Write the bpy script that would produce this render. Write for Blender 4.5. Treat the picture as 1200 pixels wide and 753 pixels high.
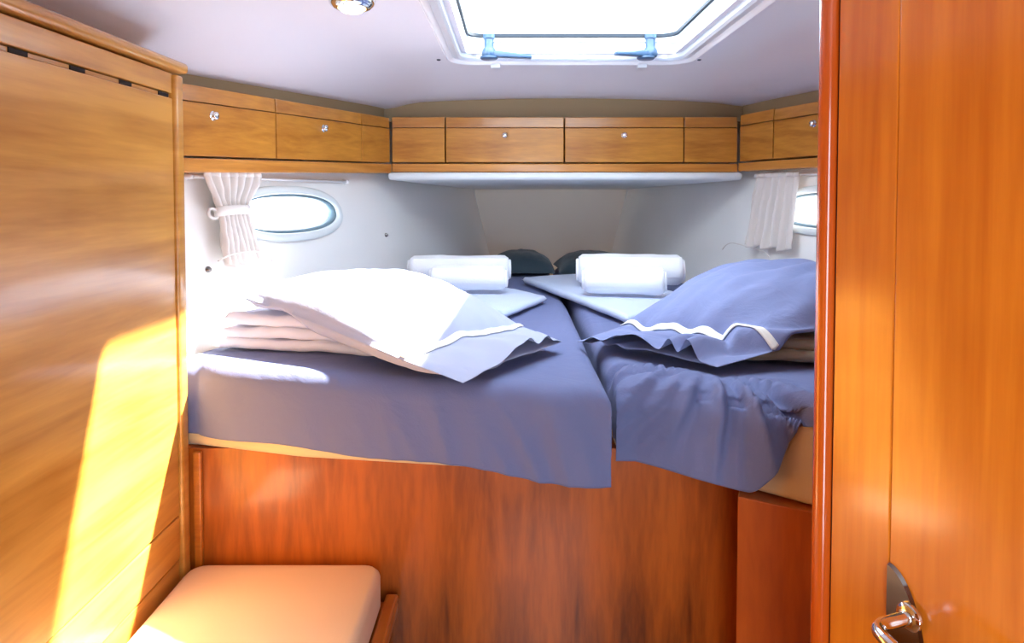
import bpy, bmesh, math, random
from mathutils import Vector, Matrix, noise

for o in list(bpy.data.objects):
    bpy.data.objects.remove(o)
random.seed(4)
PI = math.pi
SC = bpy.context.scene
COL = SC.collection
E = 1.20            # eye height above the cabin sole
XC = 0.177          # the boat's centreline

# ------------------------------------------------------------------ camera
cam_d = bpy.data.cameras.new('camera')
cam_d.sensor_width = 36.0
cam_d.lens = 24.0
PITCH = math.radians(2.0)
cam_d.shift_y = -(376.5 - (228 + 800 * math.tan(PITCH))) / 1200.0
cam_d.clip_start = 0.02
cam = bpy.data.objects.new('camera', cam_d)
cam.location = (0, 0, E)
cam.rotation_euler = (PI / 2 - PITCH, 0, 0)
COL.objects.link(cam)
SC.camera = cam

# ------------------------------------------------------------------ daylight
world = bpy.data.worlds.new('sky')
SC.world = world
world.use_nodes = True
bg = world.node_tree.nodes['Background']
bg.inputs[0].default_value = (0.78, 0.89, 1.0, 1)
bg.inputs[1].default_value = 9.0

sun_d = bpy.data.lights.new('sun', 'SUN')
sun_d.energy = 44.0
sun_d.angle = math.radians(1.6)
sun_d.color = (1.0, 0.93, 0.80)
sun = bpy.data.objects.new('sun', sun_d)
sun.rotation_euler = Vector((-0.82, -0.33, -1.0)).to_track_quat('-Z', 'Y').to_euler()
sun.location = (2, 3, 4)
COL.objects.link(sun)


def portal(name, loc, direction, sx, sy):
    d = bpy.data.lights.new(name, 'AREA')
    d.shape = 'RECTANGLE'
    d.size, d.size_y = sx, sy
    d.cycles.is_portal = True
    o = bpy.data.objects.new(name, d)
    o.location = loc
    o.rotation_euler = Vector(direction).to_track_quat('-Z', 'Y').to_euler()
    COL.objects.link(o)


portal('daylight_portal', (0.159, 1.5525, E + 0.46), (0, 0, -1), 0.62, 0.66)
portal('daylight_portal', (0.145, -0.455, 0.835), (0, 1, 0), 0.43, 1.17)

vs = SC.view_settings
SC.display_settings.display_device = 'sRGB'
vs.view_transform = 'Standard'
vs.look = 'None'
vs.exposure = 0.33
vs.gamma = 1.0
vs.use_curve_mapping = False
SC.cycles.use_denoising = True
SC.cycles.max_bounces = 12
SC.cycles.diffuse_bounces = 9
SC.cycles.sample_clamp_indirect = 25.0


# ------------------------------------------------------------------ materials
def lin(h):
    h = h.lstrip('#')
    v = [int(h[i:i + 2], 16) / 255 for i in (0, 2, 4)]
    return tuple((c / 12.92 if c <= 0.04045 else ((c + 0.055) / 1.055) ** 2.4) for c in v) + (1,)


def new_mat(name):
    m = bpy.data.materials.new(name)
    m.use_nodes = True
    return m, m.node_tree.nodes, m.node_tree.links, m.node_tree.nodes['Principled BSDF']


def plain(name, col, rough=0.5, metal=0.0, bump=0.0, bscale=200.0, coat=0.0, var=0.0, sheen=0.0):
    m, N, L, B = new_mat(name)
    B.inputs['Base Color'].default_value = lin(col)
    B.inputs['Roughness'].default_value = rough
    B.inputs['Metallic'].default_value = metal
    B.inputs['Coat Weight'].default_value = coat
    B.inputs['Sheen Weight'].default_value = sheen
    tc = N.new('ShaderNodeTexCoord')
    nz = N.new('ShaderNodeTexNoise')
    nz.inputs['Scale'].default_value = bscale
    nz.inputs['Detail'].default_value = 4
    L.new(tc.outputs['Object'], nz.inputs['Vector'])
    if bump:
        bp = N.new('ShaderNodeBump')
        bp.inputs['Strength'].default_value = bump
        bp.inputs['Distance'].default_value = 0.002
        L.new(nz.outputs['Fac'], bp.inputs['Height'])
        L.new(bp.outputs['Normal'], B.inputs['Normal'])
    if var:
        n2 = N.new('ShaderNodeTexNoise')
        n2.inputs['Scale'].default_value = 9
        L.new(tc.outputs['Object'], n2.inputs['Vector'])
        mx = N.new('ShaderNodeMix')
        mx.data_type = 'RGBA'
        c = lin(col)
        mx.inputs['A'].default_value = tuple(v * (1 - var) for v in c[:3]) + (1,)
        mx.inputs['B'].default_value = tuple(min(1, v * (1 + var)) for v in c[:3]) + (1,)
        L.new(n2.outputs['Fac'], mx.inputs['Factor'])
        L.new(mx.outputs['Result'], B.inputs['Base Color'])
    return m


def wood(name, dark, light, scale=(2, 2, 26), rough=0.32, coat=0.5, mirror=0.0, wave=0.0, off=0.0):
    m, N, L, B = new_mat(name)
    tc = N.new('ShaderNodeTexCoord')
    src = tc.outputs['Object']
    if mirror:                                   # book-matched veneer leaves
        sep = N.new('ShaderNodeSeparateXYZ')
        L.new(src, sep.inputs[0])
        pp = N.new('ShaderNodeMath')
        pp.operation = 'PINGPONG'
        pp.inputs[1].default_value = mirror
        ad = N.new('ShaderNodeMath')
        ad.operation = 'ADD'
        ad.inputs[1].default_value = 10 * mirror + off
        L.new(sep.outputs[0], ad.inputs[0])
        L.new(ad.outputs[0], pp.inputs[0])
        com = N.new('ShaderNodeCombineXYZ')
        L.new(pp.outputs[0], com.inputs[0])
        L.new(sep.outputs[1], com.inputs[1])
        L.new(sep.outputs[2], com.inputs[2])
        src = com.outputs[0]
    mp = N.new('ShaderNodeMapping')
    mp.inputs['Scale'].default_value = scale
    if mirror:
        mp.inputs['Rotation'].default_value = (0, math.radians(wave), 0)
    L.new(src, mp.inputs[0])
    n1 = N.new('ShaderNodeTexNoise')
    n1.inputs['Scale'].default_value = 1.0
    n1.inputs['Detail'].default_value = 7
    n1.inputs['Roughness'].default_value = 0.6
    n1.inputs['Distortion'].default_value = 0.5
    L.new(mp.outputs[0], n1.inputs['Vector'])
    n2 = N.new('ShaderNodeTexNoise')
    n2.inputs['Scale'].default_value = 6.0
    n2.inputs['Detail'].default_value = 3
    L.new(mp.outputs[0], n2.inputs['Vector'])
    n3 = N.new('ShaderNodeTexNoise')             # broad figure
    n3.inputs['Scale'].default_value = 5.0
    n3.inputs['Detail'].default_value = 2
    L.new(src, n3.inputs['Vector'])
    a = N.new('ShaderNodeMath')
    a.operation = 'MULTIPLY_ADD'
    a.inputs[1].default_value = 0.30
    L.new(n2.outputs['Fac'], a.inputs[0])
    L.new(n1.outputs['Fac'], a.inputs[2])
    b = N.new('ShaderNodeMath')
    b.operation = 'MULTIPLY_ADD'
    b.inputs[1].default_value = 0.35
    L.new(n3.outputs['Fac'], b.inputs[0])
    L.new(a.outputs[0], b.inputs[2])
    cr = N.new('ShaderNodeValToRGB')
    cr.color_ramp.elements[0].position = 0.58
    cr.color_ramp.elements[0].color = lin(dark)
    cr.color_ramp.elements[1].position = 1.06
    cr.color_ramp.elements[1].color = lin(light)
    L.new(b.outputs[0], cr.inputs[0])
    L.new(cr.outputs[0], B.inputs['Base Color'])
    B.inputs['Roughness'].default_value = rough
    B.inputs['Coat Weight'].default_value = coat
    B.inputs['Coat Roughness'].default_value = 0.12
    bp = N.new('ShaderNodeBump')
    bp.inputs['Strength'].default_value = 0.06
    bp.inputs['Distance'].default_value = 0.001
    L.new(n2.outputs['Fac'], bp.inputs['Height'])
    L.new(bp.outputs['Normal'], B.inputs['Normal'])
    return m


def glass(name, tint=(0.97, 0.99, 1.0)):
    m, N, L, B = new_mat(name)
    N.remove(B)
    tr = N.new('ShaderNodeBsdfTransparent')
    tr.inputs[0].default_value = tint + (1,)
    gl = N.new('ShaderNodeBsdfGlossy')
    gl.inputs['Roughness'].default_value = 0.03
    lw = N.new('ShaderNodeLayerWeight')
    lw.inputs[0].default_value = 0.2
    fr = N.new('ShaderNodeMath')
    fr.operation = 'MULTIPLY'
    fr.inputs[1].default_value = 0.25
    L.new(lw.outputs['Facing'], fr.inputs[0])
    mx = N.new('ShaderNodeMixShader')
    L.new(fr.outputs[0], mx.inputs[0])
    L.new(tr.outputs[0], mx.inputs[1])
    L.new(gl.outputs[0], mx.inputs[2])
    L.new(mx.outputs[0], N['Material Output'].inputs[0])
    return m


def fabric(name, col, bump=0.25, scale=420.0, rough=0.85, sheen=0.25, soft=0.0):
    m, N, L, B = new_mat(name)
    B.inputs['Base Color'].default_value = lin(col)
    B.inputs['Roughness'].default_value = rough
    B.inputs['Sheen Weight'].default_value = sheen
    tc = N.new('ShaderNodeTexCoord')
    nz = N.new('ShaderNodeTexNoise')
    nz.inputs['Scale'].default_value = scale
    nz.inputs['Detail'].default_value = 3
    L.new(tc.outputs['Object'], nz.inputs['Vector'])
    bp = N.new('ShaderNodeBump')
    bp.inputs['Strength'].default_value = bump
    bp.inputs['Distance'].default_value = 0.0015
    L.new(nz.outputs['Fac'], bp.inputs['Height'])
    if soft:                                     # shallow crumple
        n2 = N.new('ShaderNodeTexNoise')
        n2.inputs['Scale'].default_value = 14
        n2.inputs['Detail'].default_value = 3
        n2.inputs['Distortion'].default_value = 1.2
        L.new(tc.outputs['Object'], n2.inputs['Vector'])
        b2 = N.new('ShaderNodeBump')
        b2.inputs['Strength'].default_value = soft
        b2.inputs['Distance'].default_value = 0.02
        L.new(n2.outputs['Fac'], b2.inputs['Height'])
        L.new(bp.outputs['Normal'], b2.inputs['Normal'])
        L.new(b2.outputs['Normal'], B.inputs['Normal'])
    else:
        L.new(bp.outputs['Normal'], B.inputs['Normal'])
    return m


M = {}
M['ward'] = wood('honey_wardrobe_veneer', '#A86A20', '#D89C48', (1.5, 1.1, 15))
M['locker'] = wood('honey_locker_veneer', '#9E5C18', '#D08E36', (3, 3, 22), rough=0.3)
M['fascia'] = wood('shelf_edge_wood', '#A8641F', '#D08C3C', (3, 3, 60))
M['base'] = wood('red_mahogany_base', '#5C2606', '#BC6018', (16, 4, 2.2), rough=0.34, mirror=0.24, wave=24, off=0.1)
M['sidepanel'] = wood('red_side_panel', '#963E0A', '#C05C16', (14, 14, 2), rough=0.4)
M['door'] = wood('orange_door_veneer', '#B4540A', '#DC7E1E', (16, 16, 1.0), rough=0.22, coat=0.8)
M['bead'] = wood('dark_orange_bead', '#A83C08', '#CE5C14', (30, 30, 1.2), rough=0.2, coat=0.9)
M['bench'] = wood('bench_wood', '#9C4C10', '#C87420', (4, 4, 30))
M['dark'] = plain('shadow_gap', '#20140C', 0.9)
M['liner'] = plain('headliner_vinyl', '#DEDCE2', 0.42, bump=0.08, bscale=500)
M['hull'] = plain('hull_lining_vinyl', '#EEEDE9', 0.45, bump=0.1, bscale=500)
M['bow'] = plain('bow_lining_vinyl', '#EDE7DB', 0.5, bump=0.1, bscale=500)
M['cove'] = plain('tan_cove_panel', '#9C8A68', 0.6, bump=0.1)
M['padded'] = plain('white_padding', '#E4E8EA', 0.5, bump=0.1)
M['white'] = plain('white_plastic', '#F2F4F6', 0.25, coat=0.3)
M['alu'] = plain('hatch_aluminium', '#DDE4EC', 0.3, metal=0.35)
M['gasket'] = plain('dark_gasket', '#26303C', 0.6)
M['lever'] = plain('grey_blue_plastic', '#3A5878', 0.35, coat=0.3)
M['pframe'] = plain('porthole_frame', '#DCE4E4', 0.3, coat=0.3)
M['pinner'] = plain('porthole_inner_rim', '#6E8894', 0.35)
M['glass'] = glass('clear_acrylic')
M['chrome'] = plain('chrome', '#E8E8E8', 0.08, metal=1.0)
M['chromedark'] = plain('polished_plate', '#8C8884', 0.10, metal=1.0)
M['sheet'] = fabric('slate_blue_sheet', '#69719A', soft=0.16, sheen=0.05)
M['pillow'] = fabric('slate_blue_pillowcase', '#7C86B0', soft=0.22, sheen=0.1)
M['pillowlight'] = fabric('pale_lavender_pillowcase', '#A9B0CC', soft=0.10)
M['cream'] = fabric('cream_mattress_cloth', '#DCC598', bump=0.15)
M['seat'] = fabric('peach_cream_upholstery', '#EBC9A4', bump=0.12, sheen=0.1)
M['towel'] = fabric('white_terry', '#F6F7FA', bump=0.9, scale=260, sheen=0.5)
M['towelblue'] = fabric('pale_blue_terry', '#C3D0EA', bump=0.8, scale=260, sheen=0.4)
M['linen'] = fabric('white_linen', '#E2E0EA', soft=0.25)
M['beige'] = fabric('beige_linen', '#A59A7C', soft=0.35)
M['teal'] = fabric('dark_teal_cloth', '#33454F', soft=0.1)
M['curtain'] = fabric('cream_curtain', '#DDD5CE', bump=0.3, scale=500)
M['ribbon'] = fabric('white_ribbon', '#F4F4EC', bump=0.1, sheen=0)
M['floor'] = wood('cabin_sole', '#6A3A16', '#A8692E', (30, 2, 2))


# ------------------------------------------------------------------ mesh helpers
def V(*a):
    return Vector(a)


def link(name, me, mat, parent=None, smooth=False):
    if smooth:
        for p in me.polygons:
            p.use_smooth = True
    me.materials.append(M[mat] if isinstance(mat, str) else mat)
    o = bpy.data.objects.new(name, me)
    COL.objects.link(o)
    if parent is not None:
        # mesh is given in world space; store it relative to its thing
        base = parent.get('_w', None)
        off = Vector(base) if base is not None else Vector((0, 0, 0))
        me.transform(Matrix.Translation(-off))
        o['_w'] = tuple(off)
        o.parent = parent
    return o


def obj(name, bm, mat, parent=None, smooth=False, fix=True):
    if fix:
        bmesh.ops.recalc_face_normals(bm, faces=bm.faces)
    me = bpy.data.meshes.new(name)
    bm.to_mesh(me)
    bm.free()
    return link(name, me, mat, parent, smooth)


def sub(name, bm, mat, part, smooth=False):
    """a sub-part: child of a part (parts sit at their thing's origin)"""
    o = obj(name, bm, mat, None, smooth)
    off = Vector(part.get('_w', (0, 0, 0)))
    o.data.transform(Matrix.Translation(-off))
    o['_w'] = tuple(off)
    o.parent = part
    return o


def thing(name, loc, label=None, cat=None, group=None):
    o = bpy.data.objects.new(name, None)
    o.empty_display_size = 0.05
    COL.objects.link(o)
    o.location = loc
    o['_w'] = tuple(loc)
    tag(o, label, cat, group)
    return o


def tag(o, label=None, cat=None, group=None, kind=None):
    if label: o['label'] = label
    if cat: o['category'] = cat
    if group: o['group'] = group
    if kind: o['kind'] = kind
    return o


def struct(o, label, cat):
    return tag(o, label, cat, None, 'structure')


def smooth_angle(o, deg=40):
    for p in o.data.polygons:
        p.use_smooth = True
    try:
        o.data.set_sharp_from_angle(angle=math.radians(deg))
    except Exception:
        pass
    return o


def bev(bm, w, seg=2):
    bmesh.ops.recalc_face_normals(bm, faces=bm.faces)
    bmesh.ops.bevel(bm, geom=list(bm.edges), offset=w, segments=seg, affect='EDGES', profile=0.5, clamp_overlap=True)
    return bm


def box(x0, x1, y0, y1, z0, z1, b=0.0, seg=2, bm=None):
    own = bm is None
    bm = bm or bmesh.new()
    vs = [bm.verts.new((x, y, z)) for z in (z0, z1) for x, y in ((x0, y0), (x1, y0), (x1, y1), (x0, y1))]
    for f in ((3, 2, 1, 0), (4, 5, 6, 7), (0, 1, 5, 4), (1, 2, 6, 5), (2, 3, 7, 6), (3, 0, 4, 7)):
        bm.faces.new([vs[i] for i in f])
    if b and own:
        bev(bm, b, seg)
    return bm


def hexa(q, d, b=0.0, seg=2):
    """front quad q (4 points), extruded by vector d"""
    bm = bmesh.new()
    a = [bm.verts.new(p) for p in q]
    c = [bm.verts.new(Vector(p) + Vector(d)) for p in q]
    bm.faces.new(a)
    bm.faces.new(c[::-1])
    for i in range(4):
        j = (i + 1) % 4
        bm.faces.new((a[i], c[i], c[j], a[j]))
    if b:
        bev(bm, b, seg)
    return bm


def prism(poly, z0, z1, b=0.0, seg=2):
    """polygon in plan, z0/z1 numbers or functions of (x,y)"""
    f0 = z0 if callable(z0) else (lambda x, y: z0)
    f1 = z1 if callable(z1) else (lambda x, y: z1)
    bm = bmesh.new()
    lo = [bm.verts.new((x, y, f0(x, y))) for x, y in poly]
    hi = [bm.verts.new((x, y, f1(x, y))) for x, y in poly]
    bm.faces.new(lo[::-1])
    bm.faces.new(hi)
    n = len(poly)
    for i in range(n):
        j = (i + 1) % n
        bm.faces.new((lo[i], lo[j], hi[j], hi[i]))
    if b:
        bev(bm, b, seg)
    return bm


def grid(fn, nu, nv, bm=None, closed_u=False):
    bm = bm or bmesh.new()
    rows = []
    for j in range(nv + 1):
        rows.append([bm.verts.new(fn(i / nu, j / nv)) for i in range(nu + (0 if closed_u else 1))])
    m = len(rows[0])
    for j in range(nv):
        for i in range(nu):
            k = (i + 1) % m
            bm.faces.new((rows[j][i], rows[j][k], rows[j + 1][k], rows[j + 1][i]))
    return bm


def tube(path, r, seg=12, bm=None, caps=True):
    bm = bm or bmesh.new()
    pts = [Vector(p) for p in path]
    rr = r if isinstance(r, (list, tuple)) else [r] * len(pts)
    up = None
    rings = []
    for i, p in enumerate(pts):
        t = (pts[min(i + 1, len(pts) - 1)] - pts[max(i - 1, 0)]).normalized()
        if up is None:
            up = t.orthogonal().normalized()
        up = (up - t * up.dot(t)).normalized()
        w = t.cross(up)
        rings.append([bm.verts.new(p + (up * math.cos(a) + w * math.sin(a)) * rr[i])
                      for a in (2 * PI * k / seg for k in range(seg))])
    for a, b in zip(rings, rings[1:]):
        for k in range(seg):
            bm.faces.new((a[k], a[(k + 1) % seg], b[(k + 1) % seg], b[k]))
    if caps:
        bm.faces.new(rings[0][::-1])
        bm.faces.new(rings[-1])
    return bm


def lathe(prof, c, axis, seg=24):
    """profile of (radius, along) turned about axis at c"""
    bm = bmesh.new()
    ax = Vector(axis).normalized()
    u = ax.orthogonal().normalized()
    w = ax.cross(u)
    c = Vector(c)
    rings = []
    for r, h in prof:
        rings.append([bm.verts.new(c + ax * h + (u * math.cos(a) + w * math.sin(a)) * max(r, 1e-5))
                      for a in (2 * PI * k / seg for k in range(seg))])
    for a, b in zip(rings, rings[1:]):
        for k in range(seg):
            bm.faces.new((a[k], a[(k + 1) % seg], b[(k + 1) % seg], b[k]))
    bm.faces.new(rings[0][::-1])
    bm.faces.new(rings[-1])
    return bm


def catmull(pts, n=8):
    P = [Vector(p) for p in pts]
    P = [P[0] * 2 - P[1]] + P + [P[-1] * 2 - P[-2]]
    out = []
    for i in range(1, len(P) - 2):
        for k in range(n):
            t = k / n
            out.append(0.5 * ((2 * P[i]) + (P[i + 1] - P[i - 1]) * t + (2 * P[i - 1] - 5 * P[i] + 4 * P[i + 1] - P[i + 2]) * t * t
                              + (3 * P[i] - P[i - 1] - 3 * P[i + 1] + P[i + 2]) * t ** 3))
    out.append(P[-2])
    return out


def nz(x, y, z=0.0):
    return noise.noise(Vector((x, y, z)))


def sstep(a, b, x):
    t = max(0.0, min(1.0, (x - a) / (b - a)))
    return t * t * (3 - 2 * t)


def lerp(a, b, t):
    return a + (b - a) * t


def Z(r):              # height relative to the eye -> height above the sole
    return E + r


# ------------------------------------------------------------------ plan lines of the fore cabin
def xL(y): return -1.167 + 0.33 * y             # front plane of the port locker run
def xR(y): return 2 * XC - xL(y)
YB = 2.30                                       # front plane of the bow lockers
NL = V(1, -0.33, 0).normalized()                # into the room from port
NR = V(-1, -0.33, 0).normalized()
SET = 0.063                                     # lining set back behind locker fronts
def wL(y, r): return xL(y) - SET + 0.10 * (0.08 - max(r, -0.33)) / 0.41     # hull lining, leaning in downwards
def wR(y, r): return 2 * XC - wL(y, r)
YBOW = 3.15


def ceil_r(x, y):
    """headliner height relative to the eye"""
    a = 0.379
    dl = (V(x, y, 0) - V(xL(YB), YB, 0)).dot(NL)
    dr = (V(x, y, 0) - V(xR(YB), YB, 0)).dot(NR)
    el = lerp(0.262, 0.300, max(0, min(1, (y - 1.3) / 1.0)))
    b = el + 0.47 * dl if dl > 0 else el + 0.15 * dl
    er = 0.312
    c = er + 0.34 * dr if dr > 0 else er + 0.15 * dr
    d = 0.312 + 0.018 * (1 - min(1, abs(x - XC) / 0.585) ** 2) + 0.24 * (YB - y)
    if y > YB:
        d = 0.312 + 0.018 * (1 - min(1, abs(x - XC) / 0.585) ** 2) + 0.02 * (YB - y)
    k = 0.007
    vals = (a, b, c, d)
    mn = min(vals)
    return mn - k * math.log(sum(math.exp(-(v - mn) / k) for v in vals)) + k * 0.25


# ------------------------------------------------------------------ the shell
HX0, HX1, HY0, HY1 = -0.122, 0.440, 1.25, 1.855     # hatch clear opening


def build_ceiling():
    xs = sorted(set([round(-1.35 + i * 0.045, 4) for i in range(69)] + [HX0, HX1]))
    ys = sorted(set([round(-0.45 + i * 0.045, 4) for i in range(83)] + [HY0, HY1]))
    bm = bmesh.new()
    g = {}
    for i, x in enumerate(xs):
        for j, y in enumerate(ys):
            g[i, j] = bm.verts.new((x, y, Z(ceil_r(x, y))))
    for i in range(len(xs) - 1):
        for j in range(len(ys) - 1):
            cx, cy = (xs[i] + xs[i + 1]) / 2, (ys[j] + ys[j + 1]) / 2
            if HX0 < cx < HX1 and HY0 < cy < HY1:
                continue
            bm.faces.new((g[i, j], g[i + 1, j], g[i + 1, j + 1], g[i, j + 1]))
    # deck thickness
    bmesh.ops.recalc_face_normals(bm, faces=bm.faces)
    r = bmesh.ops.extrude_face_region(bm, geom=list(bm.faces))
    for v in r['geom']:
        if isinstance(v, bmesh.types.BMVert):
            v.co.z += 0.03
    o = obj('ceiling', bm, 'liner', None, True)
    smooth_angle(o, 35)
    struct(o, 'white moulded headliner with soft folds around the deck hatch', 'ceiling')


build_ceiling()

floor = obj('floor', box(-1.35, 1.75, -0.45, 3.2, -0.03, 0.0), 'floor')
struct(floor, 'brown wooden cabin sole under the berth', 'floor')


def wall_with_hole(name, pt, s0, s1, r0, r1, hole, out, mat, label):
    """pt(s, r) maps wall coordinates to space; hole = (cs, cr, a, b)"""
    bm = bmesh.new()
    def loop(pts):
        v = [bm.verts.new(p) for p in pts]
        return [bm.edges.new((v[i], v[(i + 1) % len(v)])) for i in range(len(v))]
    e = loop([pt(s0, r0), pt(s1, r0), pt(s1, r1), pt(s0, r1)])
    cs, cr, a, b = hole
    e += loop([pt(*super_ell(cs, cr, a, b, 2 * PI * k / 56)) for k in range(56)])
    bmesh.ops.triangle_fill(bm, use_beauty=True, use_dissolve=False, edges=e)
    lo = [bm.verts.new(pt(s0, -E)), bm.verts.new(pt(s1, -E))]
    bm.verts.ensure_lookup_table()
    bm.faces.new((lo[0], lo[1], bm.verts[1], bm.verts[0]))
    bmesh.ops.recalc_face_normals(bm, faces=bm.faces)
    r = bmesh.ops.extrude_face_region(bm, geom=list(bm.faces))
    for v in r['geom']:
        if isinstance(v, bmesh.types.BMVert):
            v.co += Vector(out) * 0.03
    o = obj(name, bm, mat)
    struct(o, label, 'wall')
    return o


def back_wall():  # unseen bulkhead added to close the rear; opening sized to cut the daylight fill
    bm = bmesh.new()
    for x0, x1, z0, z1 in ((-1.35, -0.07, 0, 1.66), (0.36, 1.75, 0, 1.66), (-0.07, 0.36, 1.42, 1.66), (-0.07, 0.36, 0, 0.25)):
        box(x0, x1, -0.47, -0.44, z0, z1, bm=bm)
    struct(obj('wall_back', bm, 'door'), 'orange veneered bulkhead added out of view, its doorway narrowed to limit fill light', 'wall')


def super_ell(cs, cr, a, b, t, p=2.35):
    c, s = math.cos(t), math.sin(t)
    return (cs + a * math.copysign(abs(c) ** (2 / p), c), cr + b * math.copysign(abs(s) ** (2 / p), s))


def pL(y, r): return V(wL(y, r), y, Z(r))
def pR(y, r): return V(wR(y, r), y, Z(r))


PORT_L = (1.835, -0.050, 0.200, 0.052)
PORT_R = (1.960, -0.045, 0.200, 0.052)
wall_left = wall_with_hole('wall_left', pL, -0.44, YBOW, -0.33, 0.36, PORT_L, -NL, 'hull',
                           'pale grey hull lining around the whole oval porthole')
wall_right = wall_with_hole('wall_right', pR, -0.44, YBOW, -0.33, 0.36, PORT_R, -NR, 'hull',
                            'pale grey hull lining behind the hanging straight curtain')
bowl = [pL(YBOW, -0.62), pR(YBOW, -0.62), pR(YBOW, 0.36), pL(YBOW, 0.36)]
wall_front = struct(obj('wall_front', hexa(bowl, V(0, 0.03, 0)), 'bow'),
                    'narrow off-white bow panel between the two hull linings', 'wall')
# soft seams where the bow panel meets the linings
for k, f in enumerate((pL, pR)):
    s = 1 if k == 0 else -1
    tr = obj('trim_%d' % (k + 1), tube([f(YBOW - 0.004, -0.5) + V(0.004 * s, 0, 0), f(YBOW - 0.004, 0.07) + V(0.004 * s, 0, 0)], 0.005, 8), 'hull', None, True)
    struct(tr, 'thin corner piping beside the bow panel on the %s' % ('porthole side' if k == 0 else 'door side'), 'trim')


back_wall()
# ------------------------------------------------------------------ portholes
def porthole(name, pt, spec, inward, label):
    cs, cr, a, b = spec
    inw = Vector(inward)
    root = thing(name, pt(cs, cr - b - 0.03), label, 'window')
    root['kind'] = 'structure'
    def ring(profile, mat, pname, n=64):
        rows = []
        bm = bmesh.new()
        for (grow, d) in profile:
            rows.append([bm.verts.new(pt(*super_ell(cs, cr, a + grow, b + grow, 2 * PI * k / n)) + inw * d) for k in range(n)])
        rows.append(rows[0])
        for r0, r1 in zip(rows, rows[1:]):
            for k in range(n):
                bm.faces.new((r0[k], r0[(k + 1) % n], r1[(k + 1) % n], r1[k]))
        return obj(pname, bm, mat, root, True)
    ring([(0.022, 0.0005), (0.022, 0.008), (0.017, 0.012), (0.004, 0.012), (0.0, 0.008), (0.0, -0.012), (0.01, -0.012), (0.01, -0.002)], 'pframe', 'frame')
    ring([(0.0005, 0.002), (-0.007, -0.002), (-0.009, -0.02), (0.0, -0.026)], 'pinner', 'inner_rim')
    bm = bmesh.new()
    lo = [bm.verts.new(pt(*super_ell(cs, cr, a - 0.004, b - 0.004, 2 * PI * k / 64)) + inw * -0.018) for k in range(64)]
    hi = [bm.verts.new(v.co + inw * 0.004) for v in lo]
    bm.faces.new(lo); bm.faces.new(hi[::-1])
    for k in range(64):
        bm.faces.new((lo[k], lo[(k + 1) % 64], hi[(k + 1) % 64], hi[k]))
    obj('pane', bm, 'glass', root)


porthole('window_1', pL, PORT_L, NL, 'oval porthole with pale frame beside the tied curtain')
porthole('window_2', pR, PORT_R, NR, 'oval porthole partly behind the straight curtain and door')


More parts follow.
